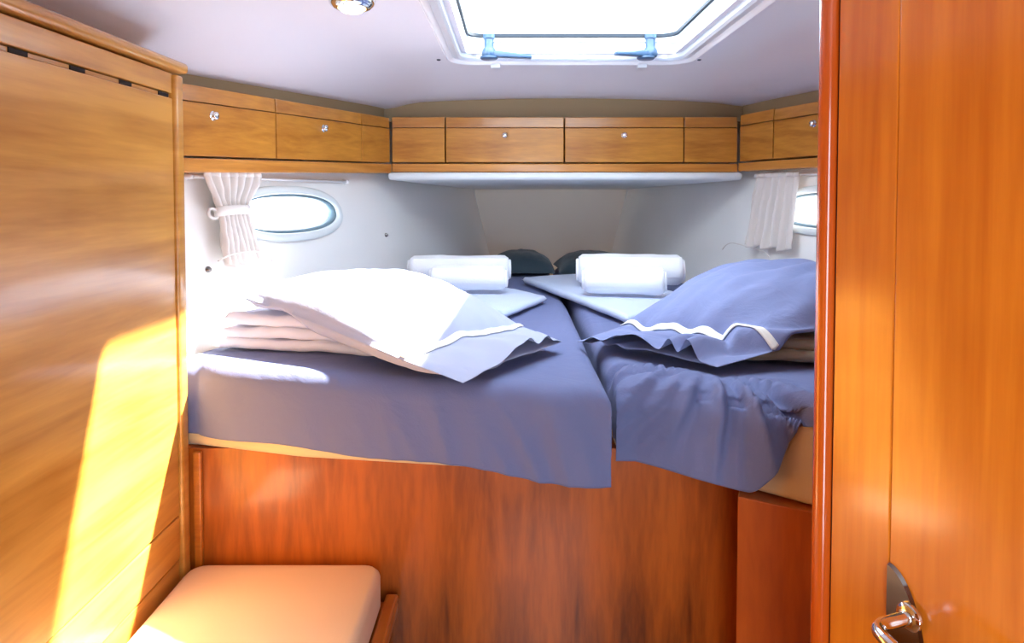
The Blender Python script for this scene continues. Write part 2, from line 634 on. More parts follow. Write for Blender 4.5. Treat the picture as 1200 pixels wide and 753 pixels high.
# ------------------------------------------------------------------ deck hatch
def hatch():
    root = thing('window_3', (0.155, 1.5, Z(ceil_r(0.155, 1.15))), 'square deck hatch with rounded white frame in the headliner', 'window')
    root['kind'] = 'structure'
    cx, cy = (HX0 + HX1) / 2, (HY0 + HY1) / 2
    hx, hy = (HX1 - HX0) / 2, (HY1 - HY0) / 2
    def plane(y): return 0.372
    def rr(grow, dz, rad, n=8):
        pts = []
        for q, (sx, sy) in enumerate(((1, 1), (-1, 1), (-1, -1), (1, -1))):
            for k in range(n + 1):
                t = (q + k / n) * PI / 2
                x = cx + sx * (hx + grow - rad) + rad * math.cos(t)
                y = cy + sy * (hy + grow - rad) + rad * math.sin(t)
                pts.append(V(x, y, Z(plane(y)) + dz))
        return pts
    def ring(prof, mat, name):
        bm = bmesh.new()
        rows = [[bm.verts.new(p) for p in rr(*t)] for t in prof]
        rows.append(rows[0])
        m = len(rows[0])
        for a, b in zip(rows, rows[1:]):
            for k in range(m):
                bm.faces.new((a[k], a[(k + 1) % m], b[(k + 1) % m], b[k]))
        o = obj(name, bm, mat, root)
        return smooth_angle(o, 35)
    # headliner trim flange with a raised lip
    ring([(0.052, 0.004, 0.075), (0.052, -0.010, 0.075), (0.047, -0.014, 0.07), (0.040, -0.011, 0.065), (0.036, -0.006, 0.06), (0.036, 0.006, 0.06)], 'white', 'trim_flange')
    ring([(0.036, 0.006, 0.06), (0.036, -0.006, 0.06), (0.022, -0.007, 0.055), (0.016, -0.002, 0.05), (0.010, 0.030, 0.05), (0.0, 0.036, 0.045), (0.0, 0.075, 0.045), (0.03, 0.075, 0.06)], 'alu', 'frame')
    ring([(0.001, 0.050, 0.045), (-0.006, 0.052, 0.04), (-0.006, 0.060, 0.04), (0.001, 0.060, 0.045)], 'gasket', 'gasket')
    bm = bmesh.new()
    lo = [bm.verts.new(p) for p in rr(-0.002, 0.060, 0.04)]
    hi = [bm.verts.new(p) for p in rr(-0.002, 0.068, 0.04)]
    bm.faces.new(lo); bm.faces.new(hi[::-1])
    for k in range(len(lo)):
        j = (k + 1) % len(lo)
        bm.faces.new((lo[k], lo[j], hi[j], hi[k]))
    obj('pane', bm, 'glass', root)
    # handles at the forward edge
    for hx_, tip in ((-0.062, (0.115, 0.004)), (0.372, (-0.10, -0.045))):
        y = HY1 - 0.004
        z = Z(plane(y)) + 0.017
        post = obj('handle', lathe([(0.016, 0.040), (0.016, 0.030), (0.013, 0.028), (0.013, 0.006), (0.018, 0.0), (0.020, -0.012), (0.017, -0.019), (0.0, -0.020)], (hx_, y, z), (0, 0, 1), 20), 'lever', root)
        smooth_angle(post, 40)
        a = V(hx_, y, z - 0.010)
        b = a + V(tip[0], tip[1], -0.008)
        d = (b - a).normalized()
        w = V(-d.y, d.x, 0).normalized()
        bmh = bmesh.new()
        rows = []
        for t, wd, th in ((0, 0.014, 0.008), (0.25, 0.012, 0.008), (0.7, 0.010, 0.006), (1.0, 0.009, 0.005)):
            p = a.lerp(b, t)
            rows.append([bmh.verts.new(p + w * sx * wd + V(0, 0, sz * th)) for sx, sz in ((-1, -1), (1, -1), (1, 1), (-1, 1))])
        for r0, r1 in zip(rows, rows[1:]):
            for k in range(4):
                bmh.faces.new((r0[k], r0[(k + 1) % 4], r1[(k + 1) % 4], r1[k]))
        bmh.faces.new(rows[0][::-1]); bmh.faces.new(rows[-1])
        bev(bmh, 0.003, 2)
        lv = sub('lever', bmh, 'lever', post)
        smooth_angle(lv, 50)
        kn = sub('pivot_cap', lathe([(0.024, -0.019), (0.024, -0.023), (0.020, -0.026), (0, -0.026)], (hx_ + (0.0 if tip[0] > 0 else -0.012), y, z), (0, 0, 1), 18), 'lever', post)
        smooth_angle(kn, 40)
    for bx in (-0.045, 0.36):
        y = HY1 + 0.046
        z = Z(plane(y)) - 0.018
        o = obj('hinge', box(bx - 0.013, bx + 0.013, y - 0.006, y + 0.016, z - 0.005, z + 0.008, 0.002), 'alu', root)
    for bx in (HX0 - 0.085, HX1 + 0.088):
        y = HY1 + 0.085
        z = Z(ceil_r(bx, y))
        o = obj('screw', lathe([(0.006, 0.003), (0.006, -0.001), (0.004, -0.003), (0.0, -0.0035)], (bx, y, z), (0, 0, 1), 12), 'gasket', root)


hatch()


# ------------------------------------------------------------------ overhead lockers
def knob(part, p, n):
    k = sub('knob', lathe([(0.011, 0.0), (0.011, 0.002), (0.006, 0.003), (0.0055, 0.005), (0.0085, 0.0065), (0.0095, 0.009), (0.007, 0.012), (0.0, 0.013)], p, n, 20), 'chrome', part, True)
    return k


def locker(p0, p1, nrm, zb, zt, depth, label, has_knob=True, group=None, knob_at=0.5, door=True):
    """p0->p1: plan points on the front plane; zb, zt: (at p0, at p1) heights rel. to the eye"""
    n = Vector(nrm)
    a, b = V(p0[0], p0[1], 0), V(p1[0], p1[1], 0)
    def pt(t, h, d=0.0):
        zz = lerp(lerp(zb[0], zb[1], t), lerp(zt[0], zt[1], t), h)
        q = a.lerp(b, t) + n * d
        return V(q.x, q.y, Z(zz))
    root = thing('overhead_locker', pt(0.5, 0, -depth / 2), label, 'locker', group)
    L_ = (b - a).length
    g = 0.0022 / L_
    obj('body', hexa([pt(g, 0.01, -0.016), pt(1 - g, 0.01, -0.016), pt(1 - g, 0.99, -0.016), pt(g, 0.99, -0.016)], -n * (depth - 0.016)), 'fascia', root)
    obj('top_rail', hexa([pt(g, 0.775, -0.001), pt(1 - g, 0.775, -0.001), pt(1 - g, 1, -0.003), pt(g, 1, -0.003)], -n * 0.014, 0.0015), 'locker', root)
    d = obj('door' if door else 'filler_panel', hexa([pt(g, 0.012, 0), pt(1 - g, 0.012, 0), pt(1 - g, 0.762, 0), pt(g, 0.762, 0)], -n * 0.015, 0.002), 'locker', root)
    if has_knob:
        knob(d, pt(knob_at, 0.60, 0), n)
    return root


GR = 'overhead lockers along the hull'
yl = [1.315, 1.732, 2.126, 2.298]
lab = ['honey wood overhead locker next to the tall wardrobe, with a chrome knob',
       'honey wood overhead locker above the clear end of the oval porthole',
       'narrow knobless honey filler locker in the corner above the porthole wall']
def zl(y): return lerp(0.079, 0.106, (y - 1.4) / 0.9), lerp(0.233, 0.257, (y - 1.4) / 0.9)
for i in range(3):
    y0, y1 = yl[i], yl[i + 1]
    za, zb_ = zl(y0), zl(y1)
    locker((xL(y0), y0), (xL(y1), y1), NL, (za[0], zb_[0]), (za[1], zb_[1]), 0.06, lab[i], i < 2, GR, 0.5, i < 2)
xb = [-0.405, -0.224, 0.176, 0.578, 0.759]
lab = ['plain honey bow locker panel nearest the oval porthole, without knob',
       'honey bow locker with chrome knob, above the left-hand rolled towels',
       'honey bow locker with chrome knob, above the towels by the door-side pillow',
       'plain honey bow locker panel nearest the straight curtain, without knob']
lab[1] = 'honey bow locker with chrome knob, on the porthole side of the centre joint'
lab[2] = 'honey bow locker with chrome knob, on the straight-curtain side of the centre joint'
for i in range(4):
    locker((xb[i], YB), (xb[i + 1], YB), V(0, -1, 0), (0.107, 0.107), (0.260, 0.260), 0.2, lab[i], i in (1, 2), GR, 0.5, i in (1, 2))
yr = [2.298, 2.139, 1.84, 1.40]
lab = ['narrow honey filler locker in the corner over the straight curtain',
       'honey overhead locker with chrome knob over the straight curtain, by the door',
       'honey overhead locker hidden behind the open cabin door']
for i in range(3):
    y0, y1 = yr[i], yr[i + 1]
    locker((xR(y0), y0), (xR(y1), y1), NR, (0.109, 0.111), (0.266, 0.268), 0.06, lab[i], i > 0, GR, 0.55 if i == 1 else 0.5, i > 0)


# shelf edge fascia below each run, tan cove strip above
def strip(name, p0, p1, nrm, za, zb_, h, proud, th, mat, label, cat):
    n = Vector(nrm)
    a = V(p0[0], p0[1], Z(za)) + n * proud
    b = V(p1[0], p1[1], Z(zb_)) + n * proud
    o = obj(name, hexa([a, b, b + V(0, 0, h), a + V(0, 0, h)], -n * th, 0.003), mat)
    return struct(o, label, cat)


strip('trim_3', (xL(1.315), 1.315), (xL(2.296), 2.296), NL, 0.043, 0.072, 0.031, 0.006, 0.06, 'fascia', 'honey wood shelf edge above the oval porthole', 'trim')
strip('trim_4', (-0.403, YB), (0.757, YB), V(0, -1, 0), 0.076, 0.076, 0.028, 0.006, 0.05, 'fascia', 'honey wood shelf edge across the bow', 'trim')
strip('trim_5', (xR(2.296), 2.296), (xR(1.40), 1.40), NR, 0.078, 0.078, 0.028, 0.006, 0.06, 'fascia', 'honey wood shelf edge above the straight curtain', 'trim')
strip('trim_6', (xL(1.315), 1.315), (xL(2.34), 2.34), NL, 0.23, 0.25, 0.10, -0.045, 0.012, 'cove', 'tan cove strip above the porthole-side lockers', 'trim')
strip('trim_7', (-0.46, YB + 0.06), (0.82, YB + 0.06), V(0, -1, 0), 0.25, 0.25, 0.11, 0, 0.012, 'cove', 'tan cove strip above the bow lockers', 'trim')
strip('trim_8', (xR(2.34), 2.34), (xR(1.40), 1.40), NR, 0.255, 0.255, 0.10, -0.045, 0.012, 'cove', 'tan cove strip above the straight-curtain lockers', 'trim')

# white padded panel under the bow shelf
poly = [(-0.415, 2.275), (0.770, 2.275), (wR(3.135, 0.05) - 0.006, 3.135), (wL(3.135, 0.05) + 0.006, 3.135)]
bm = prism(poly, lambda x, y: Z(lerp(0.049, 0.024, (y - 2.275) / 0.86)), lambda x, y: Z(0.0745), 0.010, 3)
o = obj('padded_shelf', bm, 'padded', None, True)
smooth_angle(o, 50)
tag(o, 'white padded panel under the bow locker shelf', 'shelf panel')

# ------------------------------------------------------------------ wardrobe on the port side
def wardrobe():
    X = -0.63
    y0, y1 = -0.10, 1.305
    root = thing('wardrobe', (X - 0.15, 0.7, 0), 'tall honey wood wardrobe with patch of sunlight on its door', 'wardrobe')
    obj('body', box(X - 0.24, X - 0.018, y0, y1 - 0.004, 0.002, Z(0.226)), 'ward', root)
    bm = box(X - 0.24, X + 0.014, y0, y1 + 0.006, Z(0.229), Z(0.248), 0.006, 3)
    smooth_angle(obj('top_moulding', bm, 'ward', root), 40)
    bm = box(X - 0.02, X + 0.006, y1 - 0.028, y1, 0.002, Z(0.224), 0.005, 3)
    smooth_angle(obj('stile', bm, 'ward', root), 40)
    ye = y1 - 0.031
    obj('fascia_panel', box(X - 0.02, X - 0.001, y0, ye, Z(0.188), Z(0.2245), 0.0015), 'ward', root)
    obj('batten', box(X - 0.02, X - 0.006, y0, ye, Z(0.1795), Z(0.1865), 0.001), 'ward', root)
    for ys in (0.404, 0.524, 0.644, 0.764, 0.884, 1.004, 1.128, 1.250):
        obj('vent_slot', box(X - 0.012, X - 0.004, ys - 0.017, ys + 0.017, Z(0.1797), Z(0.1862)), 'dark', root)
    obj('door', box(X - 0.02, X, y0, ye, Z(-0.606), Z(0.1785), 0.002), 'ward', root)
    obj('drawer_front', box(X - 0.02, X, y0, ye, Z(-0.690), Z(-0.6095), 0.002), 'ward', root)
    obj('plinth', box(X - 0.02, X - 0.002, y0, ye, 0.002, Z(-0.6935), 0.002), 'ward', root)


wardrobe()

# ------------------------------------------------------------------ berth base, side locker, bench
base = thing('berth_base', (0.1, 1.4, 0), 'red-brown veneered panel front below the mattresses', 'bed base')
obj('front_panel', box(-0.672, 0.62, 1.322, 1.345, 0.002, Z(-0.497)), 'base', base)
obj('corner_post', box(-0.622, -0.606, 1.311, 1.3215, 0.002, Z(-0.501), 0.003), 'bench', base)
poly = [(-0.60, 1.35), (0.62, 1.35), (0.62, 3.0), (wL(3.0, -0.47) + 0.05, 3.0)]
poly = [(-0.56, 1.35), (0.85, 1.35), (0.40, 2.9), (-0.04, 2.9)]
obj('bunk_board', prism(poly, Z(-0.512), Z(-0.4975)), 'bench', base)

sp = thing('side_locker', (0.62, 1.0, 0), 'orange-red side panel below the exposed cream mattress corner', 'side panel')
obj('body', prism([(0.372, 1.108), (0.80, 0.87), (0.86, 1.28), (0.46, 1.315)], 0.002, Z(-0.497), 0.002), 'sidepanel', sp)

bench = thing('bench_seat', (-0.42, 1.1, 0), 'low wooden bench carrying the peach cushion', 'bench')
obj('seat_board', box(-0.621, -0.222, 0.62, 1.306, Z(-0.812), Z(-0.792), 0.004), 'bench', bench)
obj('side_panel', box(-0.262, -0.240, 0.64, 1.304, 0.002, Z(-0.8125), 0.003), 'bench', bench)
obj('front_panel', box(-0.621, -0.264, 0.64, 0.66, 0.002, Z(-0.8125), 0.003), 'bench', bench)
obj('edge_rail', box(-0.246, -0.222, 0.62, 1.306, Z(-0.7915), Z(-0.777), 0.004), 'bench', bench)

bm = box(-0.620, -0.249, 0.63, 1.300, Z(-0.791), Z(-0.712))
bmesh.ops.bevel(bm, geom=[e for e in bm.edges if abs(e.verts[0].co.z - e.verts[1].co.z) > 0.01], offset=0.035, segments=5, affect='EDGES', profile=0.5)
bmesh.ops.bevel(bm, geom=[e for e in bm.edges if abs(e.verts[0].co.z - e.verts[1].co.z) < 0.001 and (e.calc_face_angle(0) > 0.5)], offset=0.014, segments=3, affect='EDGES', profile=0.5)
o = obj('seat_cushion', bm, 'seat', None, True)
smooth_angle(o, 60)
tag(o, 'peach-cream upholstered cushion on the low bench', 'cushion')

# ------------------------------------------------------------------ mattresses
TOP = -0.33
def yfL(x):   # front edge of the port mattress
    t = max(0, min(1, (x + 0.612) / 0.752))
    return lerp(1.326, 1.145, t ** 0.7)
def yfR(x):   # front edge of the starboard mattress
    return lerp(1.235, 1.045, max(0, min(1.6, (x - 0.18) / 0.28)))


def drop(L_, r):
    if L_ <= 0: return 0.0
    return r * (1 - math.cos(L_ / r)) if L_ < r * PI / 2 else r + L_ - r * PI / 2


def hout(L_, r):
    if L_ <= 0: return 0.0
    return r * math.sin(min(L_ / r, PI / 2))


def sheet(side, parent):
    """sheet stretched over the top, hanging at the foot and tucked in the centre gap"""
    r = 0.034 if side == 'L' else 0.050
    nu, nt, nd = 110, 90, 40
    bm = bmesh.new()
    rows = []
    for j in range(nt + nd + 1):
        row = []
        for i in range(nu + 13):
            s = min(1.0, i / nu)
            oa = max(0, i - nu) / 12 * 0.13
            if side == 'L':
                x_foot = lerp(-0.664, 0.168 - r, s)
                yf = yfL(x_foot)
            else:
                x_foot = lerp(0.78, 0.186 + 0.034, s)
                yf = yfR(x_foot)
            yin = yf + r
            if j <= nt:
                t = (j / nt) ** 0.6
                y = lerp(3.08, yin, t)
                ob = 0.0
            else:
                y = yin
                ob = (j - nt) / nd
            if side == 'L':
                hl = 0.134 + 0.014 * s + 0.020 * sstep(0.75, 0.97, s) + 0.003 * math.sin(s * 17)
            else:
                px = x_foot
                hl = 0.142 + 0.014 * sstep(0.2, 0.30, px) - 0.150 * sstep(0.365, 0.475, px) + 0.002 * math.sin(px * 40)
                hl = max(0.018, hl)
            ob *= hl + r * 0.6
            if side == 'L':
                x = lerp(max(-0.664, wL(y, -0.33) + 0.016), 0.168 - r, s) + hout(oa, 0.034)
            else:
                x = lerp(min(lerp(0.78, 1.0, sstep(1.05, 1.3, y)), wR(y, -0.33) - 0.016), 0.186 + 0.034, s) - hout(oa, 0.034)
            d = max(drop(oa, 0.034), drop(ob, r))
            yy = y - hout(ob, r)
            z = TOP - d
            z += 0.005 * nz(x * 4, y * 4, 3.1)
            if ob > 0:
                k = min(1, ob / 0.07)
                if side == 'L':
                    # soft vertical folds, stronger towards the middle corner
                    g = 0.35 + 0.9 * sstep(0.35, 0.95, s)
                    yy -= k * g * (0.007 * nz(x * 9 + z * 2, z * 3, 1.7) + 0.005 * (1 - 2 * abs(nz(x * 20 + z * 6, z * 4, 9.0))))
                yy -= 0.003 * k
            if side == 'R':
                # pulls fanning out below the pillow's corner
                w_ = (yin - y) + ob + 0.10
                q_ = x - 0.375
                an = math.atan2(q_, max(0.02, w_))
                rad = math.hypot(q_, w_)
                fall = sstep(0.0, 0.06, w_) * sstep(0.42, 0.16, rad) * sstep(0.02, 0.10, rad) * sstep(1.55, 1.3, abs(an))
                f = nz(an * 3.4, rad * 2.5, 2.0)
                f2 = nz(an * 7.5 + 3, rad * 4, 6.0)
                h = fall * (0.026 * (0.5 - abs(f) * 2.0) + 0.014 * (0.4 - abs(f2) * 1.6))
                z += h * (1.0 if ob < r else 0.3)
                yy -= h * (0.3 if ob < r * 0.5 else 1.0)
                if ob > 0:
                    yy -= min(1, ob / 0.07) * 0.004 * nz(x * 9, z * 5, 5.2)
            row.append(bm.verts.new((x, yy, Z(z))))
        rows.append(row)
    for j in range(len(rows) - 1):
        for i in range(len(rows[0]) - 1):
            bm.faces.new((rows[j][i], rows[j][i + 1], rows[j + 1][i + 1], rows[j + 1][i]))
    o = obj('fitted_sheet', bm, 'sheet', parent, True)
    md = o.modifiers.new('thick', 'SOLIDIFY')
    md.thickness = 0.002
    md.offset = 0
    return o


mL = thing('mattress', (-0.2, 2.0, Z(-0.476)), 'mattress under slate-blue sheet beside the wardrobe, straight-hanging foot', 'mattress', 'two berth mattresses')
poly = [(-0.668, 1.312), (-0.40, 1.262), (0.155, 1.180), (0.160, 1.40), (0.160, 3.09), (wL(3.09, -0.5) + 0.05, 3.09), (wL(1.5, -0.5) + 0.02, 1.5)]
poly[0] = (-0.655, 1.336)
poly[-1] = (-0.60, 1.5)
core = obj('core', prism(poly, Z(-0.496), Z(TOP - 0.012), 0.018, 3), 'cream', mL, True)
smooth_angle(core, 50)
sheet('L', mL)
mR = thing('mattress', (0.6, 2.0, Z(-0.476)), 'mattress under rumpled slate-blue sheet, bare cream corner showing', 'mattress', 'two berth mattresses')
poly = [(0.200, 1.275), (0.38, 1.142), (0.47, 1.066), (0.80, 0.90), (0.86, 1.25), (0.86, 1.5), (wR(3.09, -0.5) - 0.03, 3.09), (0.194, 3.09)]
core = obj('core', prism(poly, Z(-0.496), Z(TOP - 0.030), 0.016, 3), 'cream', mR, True)
smooth_angle(core, 50)
sheet('R', mR)


# ------------------------------------------------------------------ pillows
LINEN = [(-0.636, 1.430), (-0.262, 1.350), (-0.12, 1.66), (-0.53, 1.76)]
BLANKET = [(0.440, 1.305), (0.74, 1.235), (0.80, 1.56), (0.48, 1.60)]


def quad_in(x, y, q):
    """signed distance inside a counter-clockwise quad"""
    c = [Vector(p) for p in q]
    p = Vector((x, y))
    d = 9.0
    for i in range(4):
        a, b = c[i], c[(i + 1) % 4]
        e = (b - a).normalized()
        d = min(d, (p - a).dot(Vector((-e.y, e.x))))
    return d


def interp(tab, v):
    for (v0, h0), (v1, h1) in zip(tab, tab[1:]):
        if v <= v1:
            return lerp(h0, h1, sstep(v0, v1, v))
    return tab[-1][1]


def pillow(A, B, C, D, H, mat, label, stripe, seed, flange=0.17, hump=0.62, group=None, name='pillow', low=0.16,
           gap=None, rest=None, belly=0.0, crease=0.0):
    """A,D closed end; B,C open end with a flat hem. u: A->B, v: A->D (points are the rim)"""
    A, B, C, D = (Vector(p) for p in (A, B, C, D))
    cen = (A + B + C + D) / 4
    root = thing(name, (cen.x, cen.y, min(A.z, B.z, C.z, D.z)), label, 'pillow' if gap else 'cushion', group)
    uf = 1 - flange
    outd = ((A + B) - (C + D))
    outd.z = 0
    outd.normalize()

    def floor_z(p):
        if rest:
            return Z(lerp(TOP + 0.009, rest[1], sstep(-0.045, 0.0, quad_in(p.x, p.y, rest[0]))))
        return Z(TOP + 0.009)

    def rim(u, v):
        du = 0.035 * math.sin(PI * v) * (1 - u) ** 3
        dv = 0.05 * (math.sin(PI * u) if not gap else math.sin(PI * min(1, u / uf)) * (1 if u < uf else 0))
        vv = lerp(v, 0.5, dv * abs(2 * v - 1) ** 2)
        return A.lerp(B, u + du).lerp(D.lerp(C, u + du), vv)

    def thick(u, v):
        ub = min(1.0, u / uf)
        a = 1 - abs(2 * ub - 1) ** (2.6 if ub < 0.5 or not gap else 1.9)
        b = 1 - abs(2 * v - 1) ** 2.4
        return max(0.0, a) ** 0.55 * max(0.0, b) ** 0.6

    def wr(u, v):
        w = 0.008 * nz(u * 3 + seed, v * 3) + 0.004 * nz(u * 8 + seed, v * 6 + u * 4)
        if crease:
            k = sstep(uf - 0.45, uf - 0.02, u) * sstep(1.0, uf, u)
            w += k * crease * nz(v * 4 + seed + u * 2, u * 1.5, 3)
            w += 0.5 * crease * nz(u * 4 - v * 9 + seed, v * 3 + u * 3, 5)
        return w

    def top(u, v):
        p = rim(u, v)
        edge = min(1, 10 * min(v, 1 - v, u, 1 - u + 0.05))
        p = p + V(0, 0, H * hump * thick(u, v) + edge * wr(u, v) + 0.004 * edge)
        if gap:
            p.z += interp(gap, v) * sstep(uf - 0.02, 1.0, u)
        p.z = max(p.z, floor_z(p) + 0.006)
        return p

    def bot(u, v):
        p = rim(u, v)
        edge = min(1, 10 * min(v, 1 - v, u, 1 - u))
        p = p + V(0, 0, -H * low * thick(u, v) - 0.003 * edge)
        if belly and v < 0.16:
            k = v / 0.16
            m = sstep(0.0, 0.15, u) * sstep(1.0, 0.8, u)
            p += outd * (belly * 0.8 * math.sin(PI * k) * m)
            p.z -= belly * math.sin(PI * k) * m
        if gap:
            p.z += 0.25 * interp(gap, 1 - v) * sstep(uf + 0.03, 1.0, u)
        p.z = max(p.z, floor_z(p))
        return p

    nu, nv = 90, 72
    bm = bmesh.new()
    def layer(f):
        return [[bm.verts.new(f(i / nu, j / nv)) for i in range(nu + 1)] for j in range(nv + 1)]
    T, Bt = layer(top), layer(bot)
    for j in range(nv):
        for i in range(nu):
            bm.faces.new((T[j][i], T[j][i + 1], T[j + 1][i + 1], T[j + 1][i]))
            bm.faces.new((Bt[j][i], Bt[j + 1][i], Bt[j + 1][i + 1], Bt[j][i + 1]))
    for i in range(nu):
        bm.faces.new((T[0][i], Bt[0][i], Bt[0][i + 1], T[0][i + 1]))
        bm.faces.new((T[nv][i], T[nv][i + 1], Bt[nv][i + 1], Bt[nv][i]))
    for j in range(nv):
        bm.faces.new((T[j][0], T[j + 1][0], Bt[j + 1][0], Bt[j][0]))
        if not gap:
            bm.faces.new((T[j][nu], Bt[j][nu], Bt[j + 1][nu], T[j + 1][nu]))
    case = obj('pillowcase' if gap else 'cover', bm, mat, root, True, not gap)
    if stripe:
        u0, u1 = stripe
        def rb(s, v):
            u = lerp(u0, u1, s)
            e = 2e-3
            n = (top(u + e, v) - top(u - e, v)).cross(top(u, min(1, v + e)) - top(u, max(0, v - e)))
            n = n.normalized() if n.length > 0 else V(0, 0, 1)
            if n.z < 0: n = -n
            return top(u, v) + n * 0.003
        bm = bmesh.new()
        rows = [[bm.verts.new(rb(i / 3, 0.006 + 0.988 * j / 112)) for i in range(4)] for j in range(113)]
        for j in range(112):
            for i in range(3):
                bm.faces.new((rows[j][i], rows[j][i + 1], rows[j + 1][i + 1], rows[j + 1][i]))
        o = obj('ribbon', bm, 'ribbon', root, True)
        md = o.modifiers.new('thick', 'SOLIDIFY')
        md.thickness = 0.002
        md.offset = 0
    return root


pillow((-0.618, 1.475, Z(-0.210)), (-0.082, 1.130, Z(-0.314)), (0.105, 1.41, Z(-0.305)), (-0.28, 1.86, Z(-0.245)),
       0.150, 'pillowlight', 'pale lavender-blue pillow with white ribbon, lying on the folded white linen', (0.775, 0.797), 1.3,
       flange=0.22, hump=0.50, group='pillows with white ribbon hems', low=0.10, belly=0.016, crease=0.008,
       gap=[(0, 0.0), (0.3, 0.006), (0.5, 0.024), (0.62, 0.030), (0.72, 0.012), (0.82, 0.022), (0.9, 0.006), (1, 0.0)],
       rest=(LINEN, -0.238))
pillow((0.90, 1.40, Z(-0.222)), (0.372, 1.225, Z(-0.312)), (0.140, 1.46, Z(-0.316)), (0.62, 1.86, Z(-0.25)),
       0.190, 'pillow', 'slate-blue pillow with white ribbon, lying beside the cabin door', (0.755, 0.777), 6.1,
       flange=0.24, hump=0.56, group='pillows with white ribbon hems', low=0.05, crease=0.022,
       gap=[(0, 0.0), (0.10, 0.004), (0.19, 0.040), (0.25, 0.012), (0.31, 0.036), (0.38, 0.014), (0.55, 0.034), (0.66, 0.026), (0.85, 0.010), (1, 0.0)],
       rest=(BLANKET, -0.262))

# dark cushions lying at the bow
pillow((-0.15, 2.72, Z(-0.312)), (0.172, 2.70, Z(-0.312)), (0.172, 3.06, Z(-0.312)), (-0.05, 3.06, Z(-0.312)), 0.105, 'teal',
       'dark teal cushion at the bow behind the porthole-side towels', None, 3.0, flange=0.0, hump=0.70, name='bow_cushion', low=0.05, group='dark teal bow cushions')
pillow((0.184, 2.70, Z(-0.312)), (0.60, 2.50, Z(-0.312)), (0.42, 3.06, Z(-0.312)), (0.184, 3.06, Z(-0.312)), 0.105, 'teal',
       'dark teal cushion at the bow behind the door-side towels', None, 8.0, flange=0.0, hump=0.70, name='bow_cushion', low=0.05, group='dark teal bow cushions')


# ------------------------------------------------------------------ folded cloths
def slab(corners, z0, z1, mat, parent=None, name='fold', seed=0.0, wave=0.006, bulge=0.5, n=44):
    """soft slab over a plan quad, rounded fold at all edges; corners counter-clockwise"""
    c = [V(p[0], p[1], 0) for p in corners]
    h = z1 - z0
    bm = bmesh.new()
    def base_pt(u, v):
        return c[0].lerp(c[1], u).lerp(c[3].lerp(c[2], u), v)
    def pt(u, v, sgn):
        p = base_pt(u, v)
        e = min(u, 1 - u, v, 1 - v)
        du = (c[1] - c[0]).length
        dv = (c[3] - c[0]).length
        ed = min(min(u, 1 - u) * du, min(v, 1 - v) * dv)
        rad = h * bulge
        k = 1.0 if ed >= rad else math.sqrt(max(0, 1 - (1 - ed / rad) ** 2))
        mid = (z0 + z1) / 2
        z = mid + sgn * h / 2 * k
        zw = wave * nz(p.x * 8 + seed, p.y * 8, seed) + wave * 0.6 * nz(p.x * 22 + seed, p.y * 22, seed)
        xy = V(nz(p.x * 12 + seed, p.y * 12, 4), nz(p.x * 12 + seed, p.y * 12, 9), 0) * wave * 0.8
        q = p + xy
        return V(q.x, q.y, Z(z + zw * (1 if sgn > 0 else 0.5)))
    T = [[bm.verts.new(pt(i / n, j / n, 1)) for i in range(n + 1)] for j in range(n + 1)]
    B = [[None] * (n + 1) for _ in range(n + 1)]
    for j in range(n + 1):
        for i in range(n + 1):
            B[j][i] = T[j][i] if i in (0, n) or j in (0, n) else bm.verts.new(pt(i / n, j / n, -1))
    for j in range(n):
        for i in range(n):
            bm.faces.new((T[j][i], T[j][i + 1], T[j + 1][i + 1], T[j + 1][i]))
            bm.faces.new((B[j][i], B[j + 1][i], B[j + 1][i + 1], B[j][i + 1]))
    return obj(name, bm, mat, parent, True)


lin_ = thing('folded_linen', (-0.45, 1.5, Z(TOP)), 'stack of folded white bed linen under the pale pillow', 'bed linen')
for k, (z0, z1) in enumerate(((-0.323, -0.302), (-0.301, -0.278), (-0.277, -0.250))):
    q = [Vector(p) for p in LINEN]
    m = sum(q, Vector((0, 0))) / 4
    q = [(p + (m - p) * (0.02 + 0.035 * k)) for p in q]
    q[1] = q[1] + Vector((-0.05 * k, 0.012 * k))
    slab(q, z0, z1, 'linen', lin_, 'linen_fold', 2.0 + 3 * k, 0.007)
bb = thing('folded_blanket', (0.6, 1.4, Z(TOP)), 'crumpled beige folded cloth tucked under the door-side pillow', 'blanket')
slab(BLANKET, -0.319, -0.299, 'beige', bb, 'blanket_fold', 3.0, 0.008)
slab([(p[0] + 0.012, p[1] + 0.008) for p in BLANKET], -0.299, -0.275, 'beige', bb, 'blanket_fold', 9.0, 0.009)

t1 = slab([(-0.29, 2.02), (-0.02, 1.74), (0.105, 2.03), (-0.16, 2.42)], -0.319, -0.300, 'towelblue', None, 'folded_towel', 1.0, 0.003)
tag(t1, 'flat folded pale blue towel beneath the porthole-side rolled towels', 'towel', 'flat folded towels')
t2 = slab([(0.285, 1.67), (0.56, 1.92), (0.34, 2.62), (0.035, 2.48)], -0.319, -0.297, 'towelblue', None, 'folded_towel', 4.0, 0.003)
tag(t2, 'flat folded pale blue towel beneath the door-side rolled towels', 'towel', 'flat folded towels')


